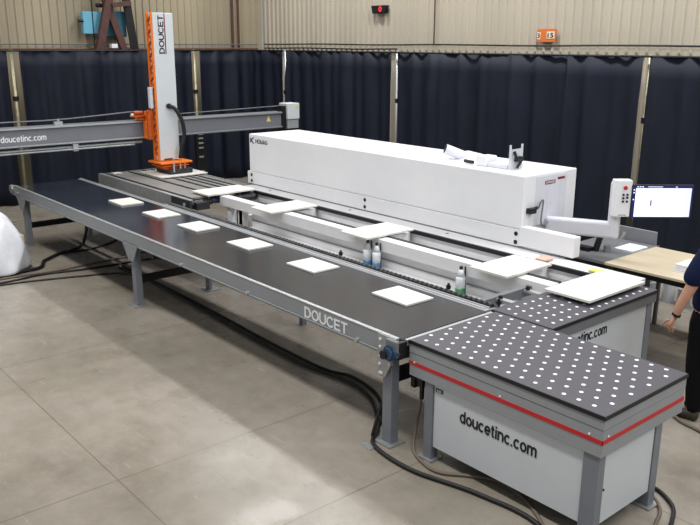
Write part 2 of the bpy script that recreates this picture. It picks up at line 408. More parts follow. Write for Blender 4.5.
def pole(x, y, lab, r=.025, m_='pole'):
    t = thing('drape_pole', lab, 'pole', (x, y, 0), 'uprights holding the drapes')
    bm = bmesh.new(); cyl(bm, (x, y, .012), (x, y, 2.87), r)
    obj('upright', bm, m_, t, smooth=True)
    obj('base_plate', box(x-.2, x+.2, y-.2, y+.2, 0, .012), 'greyd', t)
    bm = bmesh.new(); cyl(bm, (x, y, 1.95), (x, y, 2.03), r*1.5); obj('collar', bm, 'black', t)
pole(-15.46, 4.97, 'yellowed drape pole at the far left, rising behind the lettered beam', .035)
pole(-15.46, 8.77, 'pale drape pole just right of the tall white mast', .035)
pole(-14.11, 10.22, 'slim pale drape post above the end box of the beam', .045, 'alu')
pole(-10.73, 10.27, 'slim drape post behind the middle of the white machine hood', .02, 'alu')
pole(-7.04, 10.32, 'drape post almost hidden in the dark fold right of the white machine', .02, 'greyd')
pole(-5.77, 10.27, 'slim tan drape post behind the control panel column', .025)
def rail(p0, p1, lab):
    bm = bmesh.new(); cyl(bm, p0, p1, .015); singleton('drape_rail', bm, 'black', lab, 'rail')
rail((DL, .4, 2.85), (DL, 10.2, 2.85), 'dark rail carrying the drapes of the left wall')
rail((-15.4, DB-.005, 2.85), (-1.4, DB-.005, 2.85), 'dark rail carrying the drapes along the back wall')

# ------------------------------------------------------------ long belt conveyor
CX0, CX1, CY0, CY1 = -12.35, -3.92, 3.80, 4.86
t = thing('belt_conveyor', 'long black belt conveyor with grey side frames lettered DOUCET', 'conveyor', (-8.1, 4.33, 0))
bm = boxes([(CX0, CX1+.022, CY0+.03, CY1-.05, .868, .895)])
obj('belt', bm, 'belt', t, bevel=.012)
sf = obj('side_frame', boxes([(CX0, CX1, CY0, CY0+.028, .755, .895), (CX0, CX1, CY0-.012, CY0, .755, .765), (CX0, CX1, CY0, CY0+.03, .74, .755)]), 'greyside', t, bevel=.003)
stroke_text(sf, 'DOUCET', (-5.04, CY0-.0005, .772), (1, 0, 0), (0, 0, 1), .56, .092, 'letterw', .17)
obj('edge_strip', box(CX0, CX1, CY0-.003, CY0+.03, .8951, .904), 'alu', t)
obj('side_frame', boxes([(CX0, CX1, CY1-.03, CY1, .755, .90), (CX0, CX1, CY1-.06, CY1-.03, .89, .90)]), 'grey', t, bevel=.003)
obj('edge_strip', box(CX0, CX1-.05, CY1-.028, CY1-.003, .9005, .906), 'alu', t)
bm = bmesh.new(); cyl(bm, (CX1-.04, CY0+.03, .842), (CX1-.04, CY1-.05, .842), .045, n=24); obj('drive_roller', bm, 'belt', t, smooth=True)
bm = bmesh.new(); cyl(bm, (CX0, CY0+.03, .845), (CX0, CY1-.05, .845), .045, n=24); obj('tail_roller', bm, 'belt', t, smooth=True)
bm = bmesh.new(); cyl(bm, (CX0-.02, CY0-.05, .85), (CX0-.02, CY0, .85), .06, n=20); B(bm, CX0-.1, CX0+.05, CY0-.02, CY0, .76, .90)
cyl(bm, (CX0+.15, CY0-.02, .80), (CX0+.15, CY0, .80), .02)
obj('tail_bearing', bm, 'steel', t)
for x in (-12.05, -8.37, -4.03):
    for y, s in ((CY0, 1), (CY1, -1)):
        yl = y+.035*s
        lg = obj('leg', boxes([(x-.05, x+.05, min(yl-.02, yl+.04*s), max(yl-.02, yl+.04*s)+.02, .012, .76)]), 'leggrey', t, bevel=.004)
        obj('foot_plate', box(x-.1, x+.09, min(yl-.07, yl+.03), max(yl+.1, yl), 0, .012), 'steel', lg)
        if x < -4.5:
            yy = y-.014 if s > 0 else y+.002
            obj('gusset', prism(bmesh.new(), [(x-.20, yy, .765), (x+.20, yy, .765), (x+.07, yy, .56), (x-.05, yy, .56)], (0, .012, 0)), 'greyside', t)
            if s > 0 :
                bm = bmesh.new()
                for bx, bz in ((-.1, .74), (.1, .74), (0, .62)): cyl(bm, (x+bx, yy-.006, bz), (x+bx, yy, bz), .012, n=8)
                obj('bolt', bm, 'steel', t)
        else:
            yy = y-.014 if s > 0 else y+.002
            obj('gusset', prism(bmesh.new(), [(x-.08, yy, .90), (x+.11, yy, .90), (x+.11, yy, .755), (x+.0, yy, .56), (x-.06, yy, .56), (x-.08, yy, .60)], (0, .012, 0)), 'steel', t, bevel=.002)
            if s > 0:
                bm = bmesh.new()
                for bx, bz in ((-.05, .86), (-.05, .80), (-.055, .66), (-.05, .59), (-.03, .59), (-.05, .73)): cyl(bm, (x+bx, yy-.008, bz), (x+bx, yy, bz), .011, n=8)
                obj('bolt', bm, 'letterw', t)
    obj('cross_beam', box(x-.03, x+.03, CY0+.1, CY1-.1, .50 if x > -5 else .28, .60 if x > -5 else .36), 'black', t)
obj('lower_rail', box(-11.95, -8.45, CY1-.13, CY1-.09, .40, .46), 'black', t)
obj('drive_shroud', box(-8.1, -7.9, CY0+.05, CY0+.25, .66, .755), 'black', t)
bm = bmesh.new()
for x in (-7.15, -4.35, -5.9): cyl(bm, (x, CY0-.03, .775), (x, CY0, .775), .016, n=10)
obj('bolt', bm, 'alu', t)
# drive bearing with blue housing and copper guard at the near end
br = obj('bearing_housing', cyl(cyl(bmesh.new(), (-3.93, CY0-.07, .80), (-3.93, CY0-.012, .80), .062, n=20), (-3.93, CY0-.09, .80), (-3.93, CY0-.07, .80), .048, n=20), 'bluemetal', t)
B_ = boxes([(-3.99, -3.87, CY0-.05, CY0-.014, .77, .90)]); obj('bearing_bracket', B_, 'greyd', t, bevel=.01)
bm = bmesh.new(); cyl(bm, (-3.96, CY0-.105, .79), (-3.96, CY0-.09, .79), .034, n=16); obj('shaft_end', bm, 'black', br)
gd = obj('roller_guard', box(-3.912, -3.870, CY0-.03, CY0+.09, .75, .885), 'black', t, bevel=.006); obj('guard_insert', box(-3.905, -3.878, CY0-.038, CY0-.028, .77, .865), 'copper', gd)
bm = bmesh.new(); cyl(bm, (-3.95, CY0-.045, .70), (-3.95, CY0-.014, .70), .015); obj('tension_screw', bm, 'alu', t)

obj('transfer_strip', box(CX1+.024, CX1+.055, CY0+.06, CY1-.02, .85, .893), 'alu', t)
# toothed wheel rail between conveyor and machine
t = thing('wheel_rail', 'grey rail lined with small black wheels along the far edge of the black belt', 'rail', (-6.9, 4.95, 0))
obj('rail_body', boxes([(-9.6, -3.95, 4.88, 5.02, .80, .875), (-9.6, -3.95, 4.88, 4.90, .875, .905)]), 'grey', t, bevel=.003)
for i in range(96):
    x = -9.56+i*.0585; bm = bmesh.new(); cyl(bm, (x, 4.93, .888), (x, 4.99, .888), .021, n=10)
    obj('wheel', bm, 'black', t) if i == 0 else None
    if i == 0: first = [o for o in t.children if o.name.startswith('wheel')][0]; bm = None
    else:
        bm.free(); c = first.copy(); c.location = (i*.0585, 0, 0); sc.collection.objects.link(c); c.parent = t
bm = bmesh.new(); B(bm, -9.58, -3.95, 4.992, 5.0, .875, .90); obj('wheel_strip', bm, 'greyd', t)
for x in (-9.3, -6.6, -4.2): obj('leg', box(x-.03, x+.03, 4.92, 4.98, 0, .80), 'leggrey', t)
for x in (-6.03, -4.53, -3.96):
    bm = bmesh.new(); cyl(bm, (x, 5.02, .84), (x, 5.02, .95), .012, n=8); cyl(bm, (x, 5.02, .90), (x, 5.02, .93), .022, n=8); obj('guide_pin', bm, 'black', t)

# ------------------------------------------------------------ air-float tables
def dots(bm, pts, z, r=.0145):
    for x, y in pts: cyl(bm, (x, y, z), (x, y, z+.0012), r, n=12, mi=1)
T1X0, T1X1, T1Y0, T1Y1 = -3.855, -2.225, 3.87, 4.85
t = thing('air_table', 'large near air table with red stripe and white panels lettered doucetinc.com', 'table', (-3.04, 4.36, 0))
bm = box(T1X0, T1X1, T1Y0, T1Y1, .893, .900)
pts = []
for k in range(9):
    y = 3.95+.1065*k
    for n in range(16):
        x = -2.351-.1085*n+(.0545 if k % 2 else 0)
        if T1X0+.03 < x < T1X1-.04: pts.append((x, y))
dots(bm, pts, .900)
obj('table_top', bm, ['top', 'dot'], t)
obj('edge_band', boxes([(T1X0-.006, T1X1+.006, T1Y0-.006, T1Y1+.004, .872, .8925), (T1X0-.006, T1X1+.006, T1Y0-.006, T1Y0, .8925, .8995), (T1X1, T1X1+.006, T1Y0, T1Y1, .8925, .8995)]), 'black', t)
body = obj('frame_band', box(T1X0, T1X1, T1Y0, T1Y1-.005, .805, .872), 'grey', t, bevel=.003)
body2 = obj('frame_band', box(T1X0+.003, T1X1-.003, T1Y0+.003, T1Y1-.008, .622, .803), 'grey', t, bevel=.003)
obj('red_stripe', boxes([(T1X0, T1X1, T1Y0, T1Y0+.0032, .71, .738), (T1X1-.0035, T1X1, T1Y0, T1Y1-.008, .71, .738)]), 'red', body2)
bm = bmesh.new()
for p in ((-3.8, T1Y0-.002, .735), (-3.0, T1Y0-.002, .752), (-2.32, T1Y0-.002, .752)): cyl(bm, p, (p[0], p[1]+.006, p[2]), .007, n=8)
cyl(bm, (T1X1+.002, 3.93, .752), (T1X1-.004, 3.93, .752), .007, n=8)
obj('screw', bm, 'dot', body2)
def tleg(t, x0, x1, y0, y1, ztop, foot=True):
    l = obj('leg', box(x0, x1, y0, y1, .012, ztop), 'leggrey', t, bevel=.004)
    obj('foot_plate', box(x0-.03, x1+.03, y0-.03, y1+.03, 0, .012), 'steel', l)
for x0, x1 in ((-3.70, -3.62), (-2.355, -2.245)):
    for y0, y1 in ((3.885, 3.96), (4.55, 4.63)): tleg(t, x0, x1, y0, y1, .622)
p1 = obj('panel', box(-3.615, -2.36, 3.90, 3.908, .115, .622), 'panel', t)
stroke_text(p1, 'doucetinc.com', (-3.36, 3.8995, .415), (1, 0, 0), (0, 0, 1), .66, .092, 'letterk')
p2 = obj('panel', box(-2.262, -2.254, 3.965, 4.545, .125, .622), 'panel', t)
obj('panel', box(-3.615, -2.36, 4.60, 4.608, .115, .622), 'panel', t)
bm = bmesh.new(); B(bm, -3.60, -3.53, 3.895, 3.8995, .565, .595); obj('sticker', bm, 'green', p1)
text(p1, 'ce', (-3.585, 3.8948, .57), (1, 0, 0), (0, 0, 1), .04, .018, 'letterw')
bm = bmesh.new(); B(bm, -2.253, -2.243, 3.965, 3.975, .36, .372); obj('latch', bm, 'black', p2)
obj('cross_beam', box(-3.95, -3.71, 4.15, 4.22, .47, .56), 'black', t)

T2X0, T2X1, T2Y0, T2Y1 = -3.912, -3.315, 4.875, 6.43
t = thing('air_table', 'second air table behind the red-striped one, with white panel and grey band', 'table', (-3.6, 5.65, 0))
bm = box(T2X0, T2X1, T2Y0, T2Y1, .893, .900); pts = []
for c in range(6):
    x = -3.390-.1085*c
    for k in range(15):
        y = (4.987 if c % 2 == 0 else 4.933)+.1065*k
        if y < T2Y1-.04 and x > T2X0+.02: pts.append((x, y))
dots(bm, pts, .900)
obj('table_top', bm, ['top', 'dot'], t)
obj('edge_band', boxes([(T2X0, T2X1+.006, T2Y0-.008, T2Y1+.004, .872, .8925), (T2X0, T2X1+.006, T2Y0-.008, T2Y0, .8925, .8995), (T2X1, T2X1+.006, T2Y0, T2Y1, .8925, .8995)]), 'black', t)
obj('frame_band', box(T2X0, T2X1, T2Y0, T2Y1, .79, .872), 'greyd', t, bevel=.003)
for x0, x1 in ((-3.9, -3.82), (-3.40, -3.33)):
    for y0, y1 in ((4.90, 4.97), (6.31, 6.40)): tleg(t, x0, x1, y0, y1, .79)
p1 = obj('panel', box(-3.347, -3.338, 4.97, 6.31, .12, .79), 'panel', t)
stroke_text(p1, 'doucetinc.com', (-3.3375, 5.03, .665), (0, 1, 0), (0, 0, 1), .655, .09, 'letterk')
obj('sticker', boxes([(-3.3378, -3.3345, 5.02, 5.1, .745, .785)]), 'green', p1)
obj('panel', box(-3.9, -3.892, 4.97, 6.31, .12, .79), 'panel', t)

# ------------------------------------------------------------ support beam and sliding rails left of the second table
t = thing('transfer_beam', 'grey cross beam between wheel rail and white machine, left of the rear table', 'beam', (-4.1, 5.5, 0))
obj('beam_body', box(-4.19, -4.13, 5.03, 5.90, .80, .885), 'greyd', t, bevel=.003)
for y in (5.22, 5.60): obj('rail', box(-4.128, -3.935, y-.03, y+.03, .855, .875), 'alu', t)
obj('tray', box(-4.128, -3.935, 5.1, 5.86, .60, .615), 'bedwhite', t)
for y in (5.08, 5.82): obj('leg', box(-4.185, -4.135, y-.03, y+.03, 0, .80), 'leggrey', t)
bm = bmesh.new(); cyl(bm, (-4.1, 5.60, .875), (-4.1, 5.60, .91), .02, n=10); cyl(bm, (-4.1, 5.22, .875), (-4.1, 5.22, .90), .02, n=10); obj('stop_pin', bm, 'black', t)

# ------------------------------------------------------------ edge banding machine
t = thing('edgebanding_machine', 'long white edgebanding machine with closed hood behind the black belt', 'machine', (-7.5, 7.0, 0))
X0, X1, Y0, Y1, ZT = -10.10, -4.965, 6.60, 7.46, 1.688
Y1 = 7.53; hood = obj('hood', box(X0, X1, Y0, Y1, 1.125, ZT), 'machine', t, bevel=.012)
# vent slots on hood top
bm = bmesh.new()
for r_ in range(2):
    for c in range(5): B(bm, -6.95+c*.13, -6.88+c*.13, 6.85+r_*.16, 6.865+r_*.16, ZT, ZT+.001)
obj('vent_slot', bm, 'greyd', hood)
# exhaust pipe
bm = bmesh.new(); cyl(bm, (-6.20, 7.10, ZT+.02), (-6.36, 6.90, ZT+.12), .06, .06, n=24)
pp = obj('exhaust_pipe', bm, 'machine2', t, smooth=False)
bm = bmesh.new(); cyl(bm, (-6.36, 6.90, ZT+.12), (-6.3632, 6.896, ZT+.122), .048, n=24); obj('pipe_mouth', bm, 'black', pp)
bm = prism(bmesh.new(), [(-6.30, 7.0, ZT), (-5.95, 6.95, ZT), (-5.95, 7.12, ZT+.07), (-6.30, 7.2, ZT+.08)], (.0, .04, .0)); obj('hatch_cover', bm, 'machine2', t)
bm = bmesh.new(); cyl(bm, (-5.98, 6.82, ZT+.03), (-5.84, 6.80, ZT+.03), .02, n=12); obj('knob', bm, 'black', t)
obj('raised_cover', box(-5.80, -5.66, 6.80, 7.0, ZT, ZT+.11), 'machine', t, bevel=.01)
obj('raised_cover', box(-5.64, -5.38, 6.82, 7.12, ZT, ZT+.05), 'machine2', t, bevel=.01)
# valve rack
rk = obj('valve_rack', boxes([(-5.34, -5.325, 6.80, 6.82, ZT, ZT+.27), (-5.34, -5.325, 7.0, 7.02, ZT, ZT+.27), (-5.34, -5.33, 6.82, 7.0, ZT, ZT+.22)]), 'panel', t)
bm = tube(bmesh.new(), [(-5.31, 6.85, ZT+.2), (-5.29, 6.88, ZT+.12), (-5.29, 6.95, ZT+.1), (-5.3, 6.9, ZT+.02)], .016); B(bm, -5.33, -5.28, 6.88, 6.98, ZT+.09, ZT+.14)
obj('valve', bm, 'black', rk)
# fascia under hood
fa = obj('fascia', boxes([(-10.14, -4.985, 6.585, 7.45, .932, 1.122)]), 'machine', t, bevel=.004)
obj('fascia_end', boxes([(-4.983, -4.31, 6.585, 6.70, .95, 1.16)]), 'machine', t, bevel=.006)
bm = bmesh.new()
for x in (-10.03, -7.43, -5.02):
    for z in (1.055, .965): cyl(bm, (x, 6.581, z+.02), (x, 6.59, z+.02), .024, n=12)
obj('fascia_bolt', bm, 'black', fa)
obj('slot_strip', box(-10.1, -4.4, 6.578, 6.584, .931, .944), 'greyd', t)  # dark grey strip along the line where fascia meets bed
# logo
stroke_text(hood, 'HOMAG', (-9.92, Y0-.0005, 1.56), (1, 0, 0), (0, 0, 1), .31, .062, 'letternavy', .16)
bm = bmesh.new(); bar(bm, (-10.05, Y0-.002, 1.63), (-10.05, Y0-.002, 1.56), .006, .02, up=(1, 0, 0)); bar(bm, (-10.04, Y0-.002, 1.595), (-9.97, Y0-.002, 1.64), .006, .016); bar(bm, (-10.04, Y0-.002, 1.595), (-9.97, Y0-.002, 1.55), .006, .016)
obj('emblem', bm, 'letternavy', hood)
# end panel details
ep = obj('end_panel', box(X1, X1+.006, 6.80, 7.34, 1.14, 1.66), 'machine2', t)
bm = bmesh.new(); B(bm, X1+.006, X1+.008, 6.95, 7.13, 1.565, 1.605); B(bm, X1+.006, X1+.008, 7.17, 7.30, 1.60, 1.625); obj('warning_label', bm, 'magenta', ep)
text(ep, 'DANGER', (X1+.0085, 6.965, 1.573), (0, 1, 0), (0, 0, 1), .15, .024, 'letterw')
bm = bmesh.new(); B(bm, X1+.006, X1+.007, 7.0, 7.01, 1.2, 1.5); B(bm, X1+.006, X1+.007, 7.22, 7.225, 1.25, 1.56); B(bm, X1+.006, X1+.008, 7.0, 7.03, 1.345, 1.352); B(bm, X1+.006, X1+.008, 7.05, 7.09, 1.352, 1.36)
obj('door_seam', bm, 'panel', ep)
bm = bmesh.new(); B(bm, X1, X1+.06, 6.66, 6.76, 1.29, 1.345); cyl(bm, (X1+.03, 6.76, 1.33), (X1+.03, 6.80, 1.34), .02); obj('plug', bm, 'black', t)
obj('cord', tube(bmesh.new(), [(X1+.03, 6.83, 1.33), (X1+.05, 6.84, 1.40), (X1+.05, 6.88, 1.40), (X1+.05, 6.86, 1.2), (X1+.05, 6.90, 1.14), (X1+.05, 7.02, 1.19)], .009), 'greyd', t)
# bed
obj('base_cabinet', box(-9.9, -5.0, 6.62, 7.38, 0, .932), 'machine2', t)
obj('bed_rear', boxes([(-9.98, -3.94, 6.33, 6.583, .80, .930), (-3.94, -3.52, 6.45, 6.583, .87, .930)]), 'bedwhite', t, bevel=.003)
bed = obj('bed_front', box(-9.52, -3.94, 5.70, 5.838, .80, .930), 'bedwhite', t, bevel=.003)
obj('bed_floor', box(-9.1, -3.96, 5.87, 6.328, .68, .71), 'bedwhite', t)
obj('front_wall', boxes([(-8.83, -3.96, 5.78, 5.81, 0, .80), (-9.12, -9.0, 5.74, 5.8, 0, .80)]), 'bedwhite', t)
obj('wall_seam', box(-8.83, -4.2, 5.772, 5.779, .685, .70), 'grey', t)
obj('ledge', box(-8.80, -4.2, 5.45, 5.775, .57, .60), 'bedwhite', t)
obj('rear_wall', box(-9.5, -3.96, 6.335, 6.36, 0, .80), 'bedwhite', t)
for a, b in ((-9.55, -8.60), (-8.45, -6.65), (-6.70, -4.72), (-4.74, -3.55)):
    a_, b_ = {(-9.55, -8.60): (-9.55, -8.5), (-8.45, -6.65): (-8.44, -6.72), (-6.70, -4.72): (-6.68, -4.74), (-4.74, -3.55): (-4.70, -3.6)}[(a, b)]
    obj('transport_chain', box(a_, b_, 6.295, 6.328, .89, .934), 'black', t)
for a, b in ((-8.95, -8.45), (-8.42, -6.70), (-6.66, -4.74), (-4.70, -3.95)):
    obj('transport_chain', box(a, b, 5.838, 5.882, .80, .937), 'black', t)
for x in (-8.2, -6.43, -4.52): obj('crosshead', box(x-.13, x+.13, 5.9, 6.29, .63, .90), 'bedwhite', t)
obj('feed_pusher', boxes([(-4.55, -4.43, 6.30, 6.45, .936, .962)]), 'pink', t, bevel=.01)
obj('stop_block', box(-3.98, -3.86, 6.35, 6.45, .932, .955), 'yellow', t, bevel=.008)
bm = bmesh.new()
for x in (-9.4, -7.6, -5.9, -4.6): cyl(bm, (x, 6.48, .93), (x, 6.48, .933), .02, n=10)
obj('bed_bolt', bm, 'greyd', t)
for x in (-9.35, -9.05): obj('leg', box(x-.04, x+.04, 5.74, 5.84, 0, .80), 'bedwhite', t)
bm = bmesh.new(); cyl(bm, (-9.52, 5.85, .85), (-9.52, 6.3, .85), .05); cyl(bm, (-9.62, 6.15, .86), (-9.62, 6.4, .86), .07); B(bm, -9.68, -9.46, 5.9, 6.1, .76, .88)
obj('drive_motor', bm, 'rubberg', t)
# control arm
# panel box directed towards the operator
f_ = Vector((.65, .76, 0)).normalized(); s_ = Vector((.76, -.65, 0)).normalized()
def obox(bm, o, u, v, w_, a0, a1, b0, b1, c0, c1):
    P = [Vector(o)+u*a+v*b+w_*c for c in (c0, c1) for a, b in ((a0, b0), (a1, b0), (a1, b1), (a0, b1))]
    vs = [bm.verts.new(p) for p in P]
    for f in ((0, 3, 2, 1), (4, 5, 6, 7), (0, 1, 5, 4), (1, 2, 6, 5), (2, 3, 7, 6), (3, 0, 4, 7)): bm.faces.new([vs[i] for i in f])
    return bm
Z = Vector((0, 0, 1)); o0 = (-4.285, 7.20, 0)
fa_ = Vector((.63, .30, 0)).normalized(); sa_ = Vector((.30, -.63, 0)).normalized()
arm = obj('panel_arm', obox(bmesh.new(), (-4.96, 7.02, 0), fa_, sa_, Z, 0, .75, -.06, .06, 1.045, 1.215), 'machine2', t, bevel=.025)
obj('arm_post', obox(bmesh.new(), (-4.96, 7.02, 0), fa_, sa_, Z, .635, .755, -.062, .062, 1.04, 1.655), 'machine2', t, bevel=.03)
bx = obj('control_box', obox(bmesh.new(), o0, f_, s_, Z, 0, .17, -.1, .02, 1.30, 1.675), 'machine', t, bevel=.006)
def disc(u, z, r): 
    bm = bmesh.new(); c = Vector(o0)+f_*u+s_*.02+Z*z; cyl(bm, c, c+s_*.012, r, n=14); return bm
obj('stop_button', disc(.10, 1.60, .02), 'red', bx)
for u, z in ((.085, 1.53), (.125, 1.53), (.085, 1.495), (.085, 1.46), (.125, 1.46), (.125, 1.50)): obj('button', disc(u, z, .011), 'letterk', bx)
obj('label_strip', obox(bmesh.new(), o0, f_, s_, Z, .05, .13, .0202, .022, 1.315, 1.322), 'greyd', bx)
# monitor
o1 = (-4.145, 7.31, -.083)
mo = obj('monitor', obox(bmesh.new(), o1, f_, s_, Z, -.01, .62, -.05, -.005, 1.375, 1.715), 'black', t, bevel=.004)
obj('screen', obox(bmesh.new(), o1, f_, s_, Z, .0, .61, -.005, -.002, 1.378, 1.708), 'navy', mo)
obj('screen_page', obox(bmesh.new(), o1, f_, s_, Z, .028, .595, -.002, -.0012, 1.388, 1.683), 'screen', mo)
bm = bmesh.new()
for z in (1.63, 1.60, 1.52, 1.49, 1.47, 1.44): obox(bm, o1, f_, s_, Z, .04, .12, -.0012, -.001, z, z+.003)
obox(bm, o1, f_, s_, Z, .20, .36, -.0012, -.001, 1.655, 1.659); obox(bm, o1, f_, s_, Z, .17, .50, -.0012, -.001, 1.62, 1.624); obox(bm, o1, f_, s_, Z, .17, .38, -.0012, -.001, 1.475, 1.479); obox(bm, o1, f_, s_, Z, .535, .594, -.0012, -.001, 1.39, 1.68)
obj('screen_detail', bm, 'screengrey', mo)
bm = bmesh.new(); obox(bm, o1, f_, s_, Z, .185, .200, -.0012, -.0008, 1.50, 1.56); obj('screen_mark', bm, 'screenline', mo)
bm = bmesh.new()
for u in (.04, .065, .09): obox(bm, o1, f_, s_, Z, u, u+.016, -.002, -.001, 1.692, 1.702)
obox(bm, o1, f_, s_, Z, .15, .30, -.002, -.001, 1.694, 1.700); obox(bm, o1, f_, s_, Z, .43, .45, -.002, -.001, 1.692, 1.70)
for z in (1.63, 1.56, 1.66): obox(bm, o1, f_, s_, Z, .005, .018, -.002, -.001, z, z+.012)
obj('screen_icon', bm, 'screen', mo)

# spray bottles on the ledge
def bottle(x, y, liq, lab):
    t = thing('spray_bottle', lab, 'bottle', (x, y, .60), 'bottles on the machine ledge')
    bm = bmesh.new(); cyl(bm, (x, y, .68), (x, y, .80), .05, n=18); cyl(bm, (x, y, .80), (x, y, .87), .05, .018, n=18); obj('bottle_body', bm, 'bottle', t, smooth=True)
    bm = bmesh.new(); cyl(bm, (x, y, .60), (x, y, .68), .051, n=18); obj('liquid', bm, liq, t, smooth=True)
    bm = bmesh.new(); cyl(bm, (x, y, .87), (x, y, .90), .018, n=12); cyl(bm, (x+.045, y+.02, .62), (x+.035, y+.02, .90), .008, n=8); obj('dip_tube', bm, 'rubberg', t)
bottle(-6.33, 5.66, 'liqblue', 'milky bottle with blue liquid, left of the pair by the machine ledge')
bottle(-6.18, 5.66, 'liqblue', 'milky bottle with blue liquid, right of the pair by the machine ledge')
bottle(-4.95, 5.66, 'liqgreen', 'milky bottle with green liquid on the machine ledge')

# ------------------------------------------------------------ infeed table with dark belts (left)
t = thing('infeed_table', 'low grey belt table with black strips beneath the orange gripper', 'table', (-11.2, 6.0, 0))
obj('side_plate', boxes([(-12.40, -9.95, 5.17, 5.205, .735, .932)]), 'steel', t, bevel=.003)
obj('side_plate', boxes([(-9.95, -9.42, 5.172, 5.20, .775, .93)]), 'rubberg', t)
obj('side_plate', boxes([(-12.40, -10.02, 6.48, 6.515, .735, .932)]), 'steel', t)
obj('edge_strip', box(-12.4, -9.42, 5.172, 5.225, .9325, .942), 'alu', t)
ys = [5.30, 5.68, 5.93, 6.09, 6.22, 6.35]
prev = 5.24
for i, y in enumerate(ys+[6.50]):
    obj('top_panel', box(-12.38, -10.0+(.35 if i < 2 else 0), prev, y-.025, .895, .925), 'tan', t, bevel=.002); prev = y+.03
for i, y in enumerate(ys):
    obj('belt_strip', box(-12.36, -9.55 if i < 2 else -10.02, y-.02, y+.012, .895, .931), 'black', t)
    obj('guide_strip', box(-12.36, -9.75 if i < 2 else -10.02, y+.013, y+.024, .90, .937), 'alu', t)
obj('end_plate', box(-12.42, -12.40, 5.17, 6.515, .70, .93), 'steel', t)
for x in (-12.25, -10.2):
    for y in (5.24, 6.44): obj('leg', box(x-.04, x+.04, y-.04, y+.04, 0, .80), 'greyd', t)
obj('under_frame', boxes([(-12.3, -9.6, 5.3, 5.4, .66, .72), (-12.3, -10.05, 6.38, 6.46, .66, .72)]), 'rubberg', t)
bm = bmesh.new(); cyl(bm, (-9.55, 5.16, .86), (-9.55, 5.28, .86), .055); cyl(bm, (-9.60, 5.28, .85), (-9.60, 5.60, .85), .045); B(bm, -9.75, -9.45, 5.3, 5.5, .78, .88); obj('drive_motor', bm, 'rubberg', t)
bm = bmesh.new(); cyl(bm, (-9.55, 5.15, .86), (-9.55, 5.16, .86), .03); obj('drive_hub', bm, 'alu', t)
bm = bmesh.new(); cyl(bm, (-9.62, 5.62, .86), (-9.62, 5.78, .86), .05, n=18); obj('roller', bm, 'violet', t)
singleton('tray', box(-9.7, -8.85, 5.12, 5.5, .60, .615), 'brownfloor', 'brown tray under the open end of the low belt table', 'tray')
# workpiece stop tag
singleton('offcut', box(-12.35, -12.2, 5.36, 5.5, .932, .94), 'board', 'small white offcut at the far left end of the infeed table', 'offcut')

# ------------------------------------------------------------ gantry robot
t = thing('gantry_robot', 'overhead grey beam with tall white mast, orange carriage and gripper', 'robot', (-11.9, 6.0, 0))
bm = obj('beam', boxes([(-12.12, -11.92, .8, 8.55, 1.53, 1.78), (-12.14, -11.90, .8, 8.55, 1.78, 1.80), (-12.14, -11.90, .8, 8.55, 1.51, 1.53)]), 'beam', t, bevel=.005)
stroke_text(bm, 'doucetinc.com', (-11.9195, 3.555, 1.60), (0, 1, 0), (0, 0, 1), .655, .09, 'letterw', .17)
obj('beam_rail', boxes([(-11.90, -11.88, .8, 8.5, 1.775, 1.795), (-11.90, -11.88, .8, 8.5, 1.525, 1.545)]), 'alu', t)
bm2 = bmesh.new(); cyl(bm2, (-11.95, .8, 1.46), (-11.95, 5.75, 1.46), .022); cyl(bm2, (-11.9, .8, 1.43), (-11.9, 5.6, 1.43), .014)
obj('under_tube', bm2, 'steel', t)
obj('beam_wire', tube(bmesh.new(), [(-12.0, .8, 1.87), (-12.0, 3.5, 1.88), (-12.0, 4.45, 1.88), (-12.0, 5.5, 1.93), (-12.0, 5.75, 1.94)], .01), 'greyd', t)
obj('beam_wire', tube(bmesh.new(), [(-12.0, 6.3, 1.86), (-12.0, 7.5, 1.88), (-12.0, 8.5, 1.90)], .008), 'greyd', t)
bm2 = bmesh.new(); B(bm2, -12.05, -11.98, 4.38, 4.5, 1.80, 1.85); cyl(bm2, (-12.0, 4.44, 1.85), (-12.0, 4.44, 1.89), .02); obj('wire_clip', bm2, 'alu', t)
bm2 = bmesh.new(); B(bm2, -11.96, -11.90, 4.60, 4.68, 1.40, 1.51); obj('tube_clip', bm2, 'alu', t)
eb = obj('end_box', box(-12.12, -11.85, 8.60, 8.87, 1.66, 1.945), 'mast', t, bevel=.01)
obj('end_box_base', box(-12.10, -11.87, 8.61, 8.86, 1.49, 1.655), 'grey', t, bevel=.005)
obj('end_cable', boxes([(-12.05, -11.9, 8.50, 8.60, 1.50, 1.90)]), 'black', t)
obj('sticker', prism(bmesh.new(), [(-11.848, 8.77, 1.86), (-11.848, 8.85, 1.86), (-11.848, 8.81, 1.92)], (.002, 0, 0)), 'yellow', eb)
obj('sticker', prism(bmesh.new(), [(-11.918, 8.17, 1.64), (-11.918, 8.27, 1.64), (-11.918, 8.22, 1.74)], (.003, 0, 0)), 'yellow', t)
for y in (1.2, 8.72): 
    lg = obj('support_leg', box(-12.1, -11.92, y-.1, y+.1, .015, 1.51 if y < 5 else 1.49), 'black', t); obj('foot_plate', box(-12.2, -11.82, y-.18, y+.18, 0, .015), 'greyd', lg)
